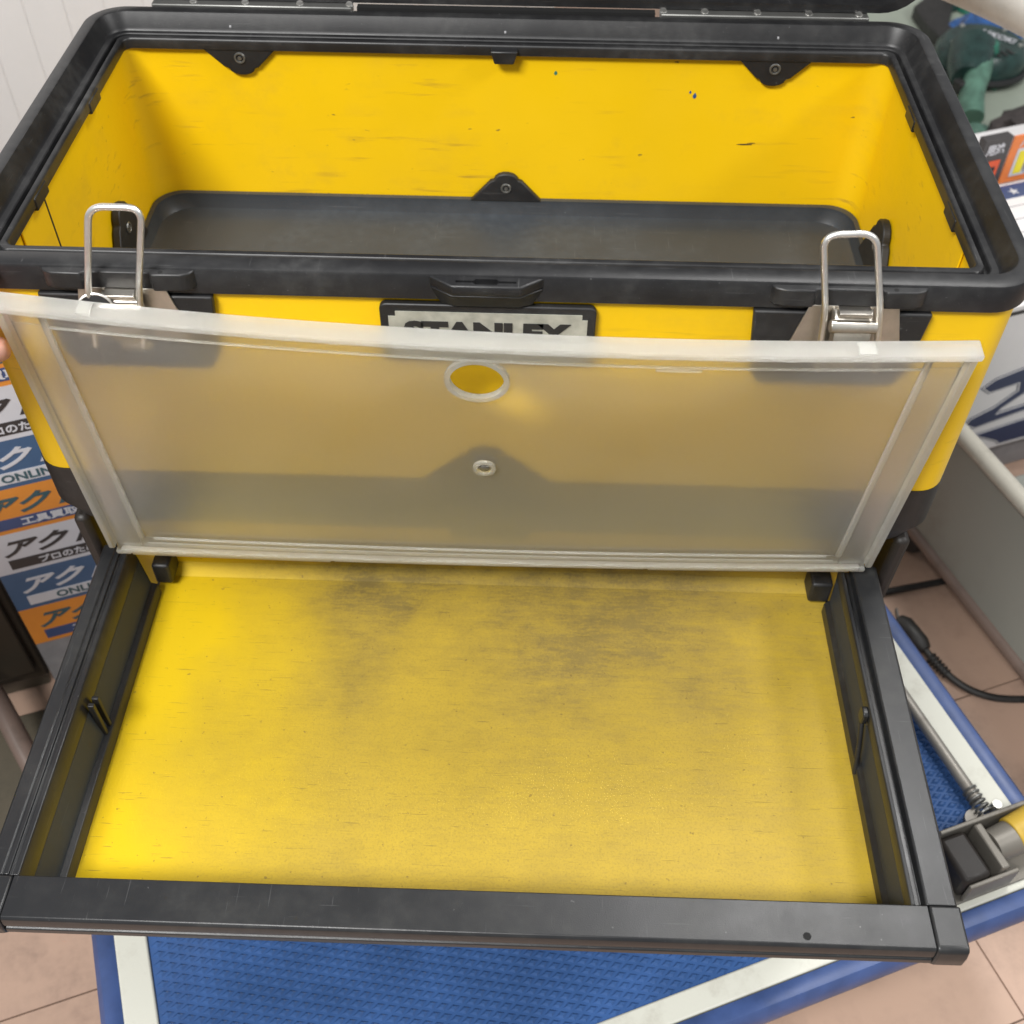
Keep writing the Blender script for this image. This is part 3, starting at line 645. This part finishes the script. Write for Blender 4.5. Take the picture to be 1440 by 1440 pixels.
# --- latches
for i, cx in enumerate((-.1985, .199)):
    lt = part('latch', MB().prism([(cx - .0235, -.0125), (cx + .0245, -.0125), (cx + .033, -.046), (cx - .032, -.046)], -.0108, -.0096), 'latch_steel', tbx, bevel=.0003)
    # curved over-centre lever
    Lr = []
    for k in range(9):
        t = k / 8; z = -.0135 - .040 * t; y = -.0125 - .0095 * sin(pi * min(1, t * 1.15)) ** .8
        hw = .0115 - .001 * t
        Lr.append([(cx - hw, y + .0035, z), (cx - hw + .0015, y, z), (cx - .004, y - .0006 - (.0012 if t > .3 else 0), z), (cx + .004, y - .0006 - (.0012 if t > .3 else 0), z), (cx + hw - .0015, y, z), (cx + hw, y + .0035, z)])
    part('lever', MB().loops(Lr, closed=False), 'latch_steel', lt).modifiers.new('s', 'SOLIDIFY').thickness = .001
    part('hinge_barrel', MB().tube([(cx - .0125, -.0185, -.0205), (cx + .0125, -.0185, -.0205)], .0036, 16), 'latch_steel', lt, bevel=.0004)
    part('hook', MB().prism([(cx - .0095, -.0150), (cx - .0085, -.0125), (cx + .0085, -.0125), (cx + .0095, -.0150)], -.0085 + -.0095, -.0100), 'latch_steel', lt, bevel=.0004)
    if i == 0: top = [(cx + dx, y, z) for dx, y, z in ((-.0200, -.0195, -.046), (-.0150, -.0180, -.010), (-.0035, -.0110, .0385), (.0240, -.0110, .0385), (.0125, -.0180, -.010), (.0070, -.0195, -.046))]
    else: top = [(cx + dx, y, z) for dx, y, z in ((-.0135, -.0195, -.050), (-.0172, -.0180, -.010), (-.0260, -.0110, .0320), (.0005, -.0110, .0335), (.0120, -.0180, -.010), (.0185, -.0195, -.050))]
    part('wire_loop', MB().tube(fillet(top, .0085, 7), .00185, 12), 'steel_wire', lt)
    if i == 0:
        mb = MB().torus((cx - .0125, -.0215, -.0205), (.15, -.92, .35), .0098, .0009, 28, 8)
        part('ring', mb, 'steel_wire', lt); part('ring_disc', MB().disc((cx - .0125, -.0212, -.0205), (.15, -.92, .35), .0095, .001, 28), 'black_plastic', lt)
# --- black lower shell with lugs
sh0 = [(-.2975, .2975, -.0050, .3045, .024), (-.2975, .2975, -.0050, .3045, .024), (-.2945, .2945, -.0030, .3010, .024), (-.290, .290, .000, .297, .024)]
rings = [[(x, y, z) for x, y in rr(*q[:4], q[4], 8)] for q, z in zip(sh0, (-.163, -.200, -.206, -.2165))]
rings = [[(x, y, -.163) for x, y in rr(-.2945, .2945, -.0035, .3005, .022, 8)]] + rings
low = part('lower_shell', MB().loops(rings, cap0=True, cap1=True), 'black_plastic', tbx)
l = part('lug', MB().prism(lobe(-.001, .042, -.1635, .0315, .3), -.0062, -.0043), 'black_plastic', low, bevel=.001); rivet((-.001, -.0066, -.148), (0, -1, 0), l)
part('finger_grip', MB().prism([(-.030, -.2165), (-.026, -.2275), (.026, -.2275), (.030, -.2165)], .0005, .028), 'black_plastic', low, bevel=.002)
# --- lower carcass: side pillars, back, base, wheels
for sx in (-1, 1):
    pts = [(-.001, -.2165), (.29, -.2165), (.285, -.485), (.012, -.485)]
    a, b = sorted((sx * .2770, sx * .2880))
    pil = part('side_wall', MB().prism(pts, a, b, 'x'), 'brown_black_plastic', tbx, bevel=.004)
    for k in range(3): part('rib', MB().box(min(sx * .288, sx * .2895), max(sx * .288, sx * .2895), .03 + k * .06, .036 + k * .06, -.46, -.225), 'brown_black_plastic', pil, bevel=.0006)
part('back_panel', MB().box(-.2768, .2768, .275, .285, -.485, -.2166), 'yellow_paint', tbx)
part('rear_sheet', MB().box(-.2768, .2768, .0300, .0315, -.485, -.2167), 'yellow_paint', tbx)
part('base', MB().box(-.275, .275, -.02, .29, DZ + .002, -.4852), 'brown_black_plastic', tbx, bevel=.003)
part('lower_bin', MB().box(-.262, .262, -.150, .029, -.480, -.345), 'brown_black_plastic', tbx, bevel=.006)
for sx in (-1, 1):
    wh = part('wheel', MB().tube([(sx * .289, .25, -.425), (sx * .325, .25, -.425)], .0725, 36), 'rubber_black', tbx, bevel=.006)

# --- drawer
FLZ = -.3045
dr = part('drawer', MB().box(-.2525, .2525, -.224, .029, FLZ - .0045, FLZ - .0012), 'drawer_plastic', tbx)
part('bottom_sheet', MB().box(-.2500, .2500, -.2225, .0215, FLZ - .0012, FLZ), 'dirty_yellow_sheet', dr, smooth=False)
part('rear_sheet', MB().add([(-.2500, .0200, FLZ + .0002), (.2500, .0200, FLZ + .0002), (.2500, .0285, FLZ + .0075), (-.2500, .0285, FLZ + .0075), (-.25, .0285, -.262), (.25, .0285, -.262)],
     [(0, 1, 2, 3), (3, 2, 5, 4)]), 'dirty_yellow_sheet', dr, smooth=False)
# extruded side rails: left and right differ as in the real moulding
pl_ = [(-.2755, -.2820), (-.2760, -.2515), (-.2745, -.2500), (-.2668, -.2500), (-.2664, -.2506), (-.2655, -.2506), (-.2651, -.2498), (-.2625, -.2498), (-.2621, -.2512), (-.2605, -.2516), (-.2600, -.2504), (-.2572, -.2506), (-.2562, -.2520),
       (-.2545, -.2640), (-.2515, -.2925), (-.2475, -.2935), (-.2462, -.2960), (-.2462, FLZ + .0004), (-.2535, FLZ - .0045), (-.2560, -.2900)]
def rail(name, pts, mat): return part(name, MB().prism(pts, -.2400, .0040, 'y'), mat, dr, bevel=.0004)
rail('side_rail', pl_, 'drawer_plastic')
pr_ = [(.2725, -.2820), (.2730, -.2515), (.2715, -.2500), (.2562, -.2500), (.2552, -.2508), (.2549, -.2570), (.2500, -.2572), (.2496, -.2508), (.2474, -.2506), (.2468, -.2518), (.2478, -.2640),
       (.2488, -.2905), (.2455, -.2945), (.2455, FLZ + .0004), (.2535, FLZ - .0045), (.2560, -.2900)]
rail('side_rail', pr_, 'drawer_plastic')
# inner liners seen between the rails and the floor
part('side_liner', MB().prism([(-.2541, -.2660), (-.2510, -.2922), (-.2516, -.2922), (-.2546, -.2660)], -.2385, .002, 'y'), 'drawer_inner_plastic', dr, smooth=False)
part('side_liner', MB().prism([(.2477, -.2640), (.2486, -.2900), (.2492, -.2900), (.2483, -.2640)], -.2385, .002, 'y'), 'drawer_inner_plastic', dr, smooth=False)
# front bar: profile extruded along x
fb = [(-.2640, -.2500), (-.2655, -.2515), (-.2662, -.2560), (-.2660, -.2590), (-.2648, -.2596), (-.2648, -.2606), (-.2666, -.2612), (-.2668, -.2650), (-.2650, -.2695), (-.2520, -.2740), (-.2400, -.2840), (-.2330, -.3060), (-.2250, -.3085), (-.2225, -.3040), (-.2380, -.2560), (-.2405, -.2500)]
part('front_bar', MB().prism(fb, -.2590, .2560, 'x'), 'drawer_plastic', dr, bevel=.0005)
for a, b in ((-.2765, -.2594), (.2564, .2740)):
    q = [(-.2640, -.2494), (-.2662, -.2512), (-.2674, -.2575), (-.2674, -.2655), (-.2645, -.2715), (-.2400, -.2790), (-.2404, -.2494)]
    part('corner_cap', MB().prism(q, a, b, 'x'), 'drawer_plastic', dr, bevel=.0016, seg=3)
part('screw_hole_shade', MB().disc((.186, -.2600, -.25005), (0, 0, 1), .0022, .0003, 14), 'recess_shade', dr)  # dark disc on the bar paints the shade inside a screw hole
for a, b in ((-.2500, -.2370), (.2345, .2500)):
    part('corner_bracket', MB().box(a, b, .0080, .0280, -.2985, -.2780), 'black_plastic', dr, bevel=.002)
# clips on the side walls
cl = part('divider_clip', MB().box(-.2530, -.2490, -.1245, -.1215, -.3000, -.2580), 'black_plastic', dr, bevel=.0005)
part('divider_clip', MB().box(-.2530, -.2485, -.1175, -.1150, -.3000, -.2600), 'black_plastic', dr, bevel=.0005)
part('divider_clip', MB().prism(rr(-.1165, -.1080, -.2650, -.2535, .003, 5), .2435, .2472, 'x'), 'drawer_plastic', dr, bevel=.0008)
part('divider_clip', MB().tube(fillet([(.2450, -.114, -.2640), (.2452, -.122, -.2760), (.2455, -.132, -.2990)], .008), .0016, 10), 'black_plastic', dr)

# --- frosted lid, raised on its hinge
TL = .242
def LM(u, t, wv):
    """lid coordinates (across, up from the hinge, out of the face) to the world; the held sheet bows towards the front"""
    k = t / TL; f = (u + .262) / .524
    hb = Vector((u * (1.0), -.0065 + .0025 * f, -.2425)); tp = Vector((u, -.026 - .009 * f, -.006 - .0095 * f))
    bow = (1 - (u / .262) ** 2)
    out = .0035 * bow + .0085 * bow * max(0, k) ** 1.1
    p = hb.lerp(tp, k); p.y -= out; p.z -= .0012 * bow * k
    n = Vector((0, -1, -.12)).normalized()
    return p + n * wv
def lid_solid(name, pieces, mat, parent, label=None, nu=40, bevel=.0008):
    """each piece: (u0,u1,t0,t1,w0,w1) box split along its long side"""
    mb = MB()
    for u0, u1, t0, t1, w0, w1 in pieces:
        if u1 - u0 > t1 - t0:
            n = max(2, int((u1 - u0) / .524 * nu)); rings = [[LM(u0 + (u1 - u0) * i / n, t, w_) for t, w_ in ((t0, w0), (t1, w0), (t1, w1), (t0, w1))] for i in range(n + 1)]
        else:
            n = 10; rings = [[LM(u, t0 + (t1 - t0) * i / n, w_) for u, w_ in ((u0, w0), (u1, w0), (u1, w1), (u0, w1))] for i in range(n + 1)]
        mb.loops(rings, cap0=True, cap1=True)
    o = part(name, mb, mat, parent, label=label); o.modifiers.new('b', 'BEVEL').width = bevel; o.modifiers[-1].limit_method = 'ANGLE'; return o
# main sheet with a round finger hole
hu, ht, hr = -.0035, .2045, .0150
bm = bmesh.new(); half = .020
us = sorted(set([-.2590 + i * (.518 / 36) for i in range(37)] + [hu - half, hu + half])); us = [u for u in us if not (hu - half < u < hu + half)]
ts = sorted(set([.004 + i * (.234 / 14) for i in range(15)] + [ht - half, ht + half])); ts = [t for t in ts if not (ht - half < t < ht + half)]
def q2(u, t): return bm.verts.new((u, t, 0))
for i in range(len(us) - 1):
    for j in range(len(ts) - 1):
        if abs(us[i] - (hu - half)) < 1e-6 and abs(ts[j] - (ht - half)) < 1e-6: continue
        bm.faces.new([q2(us[i], ts[j]), q2(us[i + 1], ts[j]), q2(us[i + 1], ts[j + 1]), q2(us[i], ts[j + 1])])
n = 40
cir = []; sq = []
for k in range(n):
    a = 2 * pi * k / n; cx, sx = cos(a), sin(a); m = max(abs(cx), abs(sx)); cir.append((hu + hr * cx, ht + hr * sx)); sq.append((hu + half * cx / m, ht + half * sx / m))
cn = [(hu + a * half, ht + b * half) for a, b in ((1, 1), (-1, 1), (-1, -1), (1, -1))]
for k in range(4):
    for m in range(10): bm.faces.new([q2(*cir[k * 10 + m]), q2(*cn[k]), q2(*cir[(k * 10 + m + 1) % n])])
    bm.faces.new([q2(*cir[k * 10]), q2(*cn[k - 1]), q2(*cn[k])])
bmesh.ops.remove_doubles(bm, verts=bm.verts[:], dist=1e-5); bmesh.ops.recalc_face_normals(bm, faces=bm.faces[:])
lid_mb = MB(); bm.verts.index_update(); vv = [v.co.copy() for v in bm.verts]; nV = len(vv)
lid_mb.v = [tuple(LM(v.x, v.y, .0008)) for v in vv] + [tuple(LM(v.x, v.y, -.0008)) for v in vv]
for f in bm.faces:
    ix = [v.index for v in f.verts]; lid_mb.f.append(tuple(ix)); lid_mb.f.append(tuple(i + nV for i in reversed(ix)))
for e in bm.edges:
    if len(e.link_faces) == 1: a, b = e.verts[0].index, e.verts[1].index; lid_mb.f.append((a, b, b + nV, a + nV))
bm.free()
lid = part('drawer_lid', lid_mb, 'frosted_sheet', tbx, label='raised frosted translucent drawer lid')
lid_solid('top_flange', [(-.262, .262, .2375, .2420, -.0022, .0105)], 'frosted_edge', lid)
lid_solid('side_flange', [(-.262, -.2575, .012, .2370, -.0022, .0070)], 'frosted_edge', lid)
lid_solid('side_flange', [(.2575, .262, .012, .2370, -.0022, .0070)], 'frosted_edge', lid)
lid_solid('bottom_flange', [(-.2555, .2555, .0035, .0080, -.0020, .0050)], 'frosted_edge', lid)
lid_solid('border_band', [(-.2574, .2574, .2232, .2374, .0009, .0019)], 'frosted_border', lid, bevel=.0003)
lid_solid('border_band', [(-.2574, -.2400, .0085, .2230, .0009, .0019)], 'frosted_border', lid, bevel=.0003)
lid_solid('border_band', [(.2400, .2574, .0085, .2230, .0009, .0019)], 'frosted_border', lid, bevel=.0003)
lid_solid('border_band', [(-.2399, .2399, .0085, .0200, .0009, .0019)], 'frosted_border', lid, bevel=.0003)
lid_solid('hinge_bar', [(-.2605, -.2500, .000, .0035, -.0022, .0035), (-.250, -.110, -.0012, .0030, -.0022, .0030), (-.108, .108, -.0004, .0030, -.0022, .0030), (.110, .250, -.0012, .0030, -.0022, .0030), (.250, .2605, .000, .0035, -.0022, .0035)], 'frosted_edge', lid)
for b_ in ((-.238, .238, .2295, .2312, .0008, .0034), (-.238, .238, .2212, .2227, .0008, .0030), (-.240, -.2360, .020, .2312, .0008, .0032), (.2360, .240, .020, .2312, .0008, .0032),
           (-.2300, .2300, .0185, .0205, .0008, .0030), (-.236, .236, .0130, .0146, .0008, .0026)):
    lid_solid('bead', [b_], 'frosted_edge', lid, bevel=.0006)
lid_solid('notch_bead', [(.093, .118, .2180, .2204, .0008, .0030)], 'frosted_edge', lid)
for b_ in ((-.2140, -.2060, .2420, .2428, .000, .0090), (.1960, .2060, .2420, .2430, .000, .0090)): lid_solid('nub', [b_], 'frosted_edge', lid)
def lring(u, t, R0, R1, w0, w1, name):
    rings = []
    for r, w_ in ((R0, w0), (R0, w1), (R1, w1), (R1, w0)):
        rings.append([LM(u + r * cos(2 * pi * k / 40), t + r * sin(2 * pi * k / 40), w_) for k in range(40)])
    o = part(name, MB().loops(rings + [rings[0]]), 'frosted_edge', lid); return o
lring(hu, ht, .0150, .0180, -.0006, .0030, 'hole_ring')
lring(-.0010, .1195, .0048, .0070, .0008, .0030, 'knob_ring')
part('knob', MB().loops([[LM(-.0010 + r * cos(2 * pi * k / 20), .1195 + r * sin(2 * pi * k / 20), w_) for k in range(20)] for r, w_ in ((.0030, .0008), (.0028, .0026), (.0012, .0032))], cap1=True), 'rivet_steel', lid)

# --- hinged main lid, swung open behind the box
ml = part('main_lid', MB().loops([[(x, y, z) for x, z in rr(-.292, .300, .0035, .30, .030, 8)] for y in (.3200, .395)], cap1=True), 'black_plastic', tbx, bevel=.001)
ml.rotation_euler = (0, 0, 0)
part('lid_lip', MB().loops([[(x, y, z) for x, z in rr(x0, x1, z0, z1, r, 8)] for (x0, x1, z0, z1, r, y) in ((-.294, .302, .0015, .302, .032, .3195), (-.294, .302, .0015, .302, .032, .3140), (-.288, .296, .0070, .297, .030, .3140), (-.288, .296, .0070, .297, .030, .3300))]), 'black_rim_plastic', ml)
hg = part('hinge_strip', MB().box(.112, .262, .3072, .3190, -.0065, .0008), 'rivet_steel', ml, bevel=.001)
hg2 = part('hinge_strip', MB().box(-.258, -.112, .3072, .3190, -.0065, .0008), 'rivet_steel', ml, bevel=.001)
part('handle_recess_shade', MB().box(-.108, .108, .3075, .3135, -.0060, .0010), 'recess_shade', ml)  # solid dark block stands in for the shade of the recess
for x in (.144, .182, .219, .255, .114, -.114, -.150, -.19, -.228):
    part('screw', MB().disc((x, .3120, .0008), (0, -.4, .9), .0030, .0012, 16, .0022), 'steel_wire', hg)

# ------------------------------------------------------------------ hand holding the lid's upper left corner
hn = thing('hand', 'fingertips of a hand pinching the upper left corner of the frosted lid', 'hand', (-.30, -.06, -.04))
def skin_obj(name, chain, parent, mat='skin', sub=2):
    """chain: list of joints (pos, radius, parent index)"""
    me = bpy.data.meshes.new(name); b = Vector(root_base(parent))
    me.from_pydata([tuple(Vector(p) - b) for p, r, k in chain], [(k, i) for i, (p, r, k) in enumerate(chain) if k >= 0], [])
    o = bpy.data.objects.new(name, me); C.objects.link(o); o.parent = parent
    m = o.modifiers.new('skin', 'SKIN'); m.use_smooth_shade = True
    for i, (p, r, k) in enumerate(chain): me.skin_vertices[0].data[i].radius = (r, r)
    me.skin_vertices[0].data[0].use_root = True
    s = o.modifiers.new('sub', 'SUBSURF'); s.levels = sub; s.render_levels = sub
    bpy.context.view_layer.update(); nm = bpy.data.meshes.new_from_object(o.evaluated_get(bpy.context.evaluated_depsgraph_get()))
    o.modifiers.clear(); o.data = nm; nm.name = name; nm.materials.clear(); nm.materials.append(M[mat])
    for p_ in nm.polygons: p_.use_smooth = True
    return o
ch = [((-.385, -.075, -.075), .022, -1), ((-.350, -.068, -.062), .021, 0), ((-.335, -.062, -.055), .020, 1),
      ((-.318, -.066, -.048), .0125, 1), ((-.292, -.0600, -.034), .0110, 3), ((-.273, -.0540, -.0285), .0100, 4), ((-.2600, -.0510, -.0275), .0092, 5),
      ((-.312, -.028, -.040), .0105, 2), ((-.292, -.012, -.026), .0092, 7), ((-.268, -.0095, -.022), .0080, 8),
      ((-.310, -.030, -.060), .0100, 2), ((-.290, -.013, -.052), .0090, 10), ((-.270, -.0085, -.049), .0078, 11),
      ((-.314, -.034, -.078), .0095, 2), ((-.294, -.016, -.075), .0085, 13), ((-.278, -.010, -.073), .0072, 14),
      ((-.322, -.042, -.092), .0080, 2), ((-.306, -.026, -.094), .0072, 16), ((-.293, -.017, -.093), .0062, 17),
      ((-.430, -.090, -.090), .026, 0), ((-.50, -.11, -.11), .030, 19)]
ch = [((p[0], p[1], p[2] + .017), r_, k_) for p, r_, k_ in ch]
ch = [((p[0] + .0045, p[1], p[2]), r_, k_) for p, r_, k_ in ch]
skin_obj('hand_body', ch, hn)
part('thumb_nail', MB().prism(rr(-.2740, -.2600, -.0160, -.0050, .0045, 5), -.0630, -.0605), 'nail', hn, bevel=.0005)
part('sleeve', MB().tube([(-.455, -.097, -.097), (-.52, -.118, -.118), (-.62, -.15, -.15)], [.038, .042, .046], 24), 'sleeve_cloth', hn)

for o in bpy.data.objects:
    if '_b' in o.keys(): del o['_b']
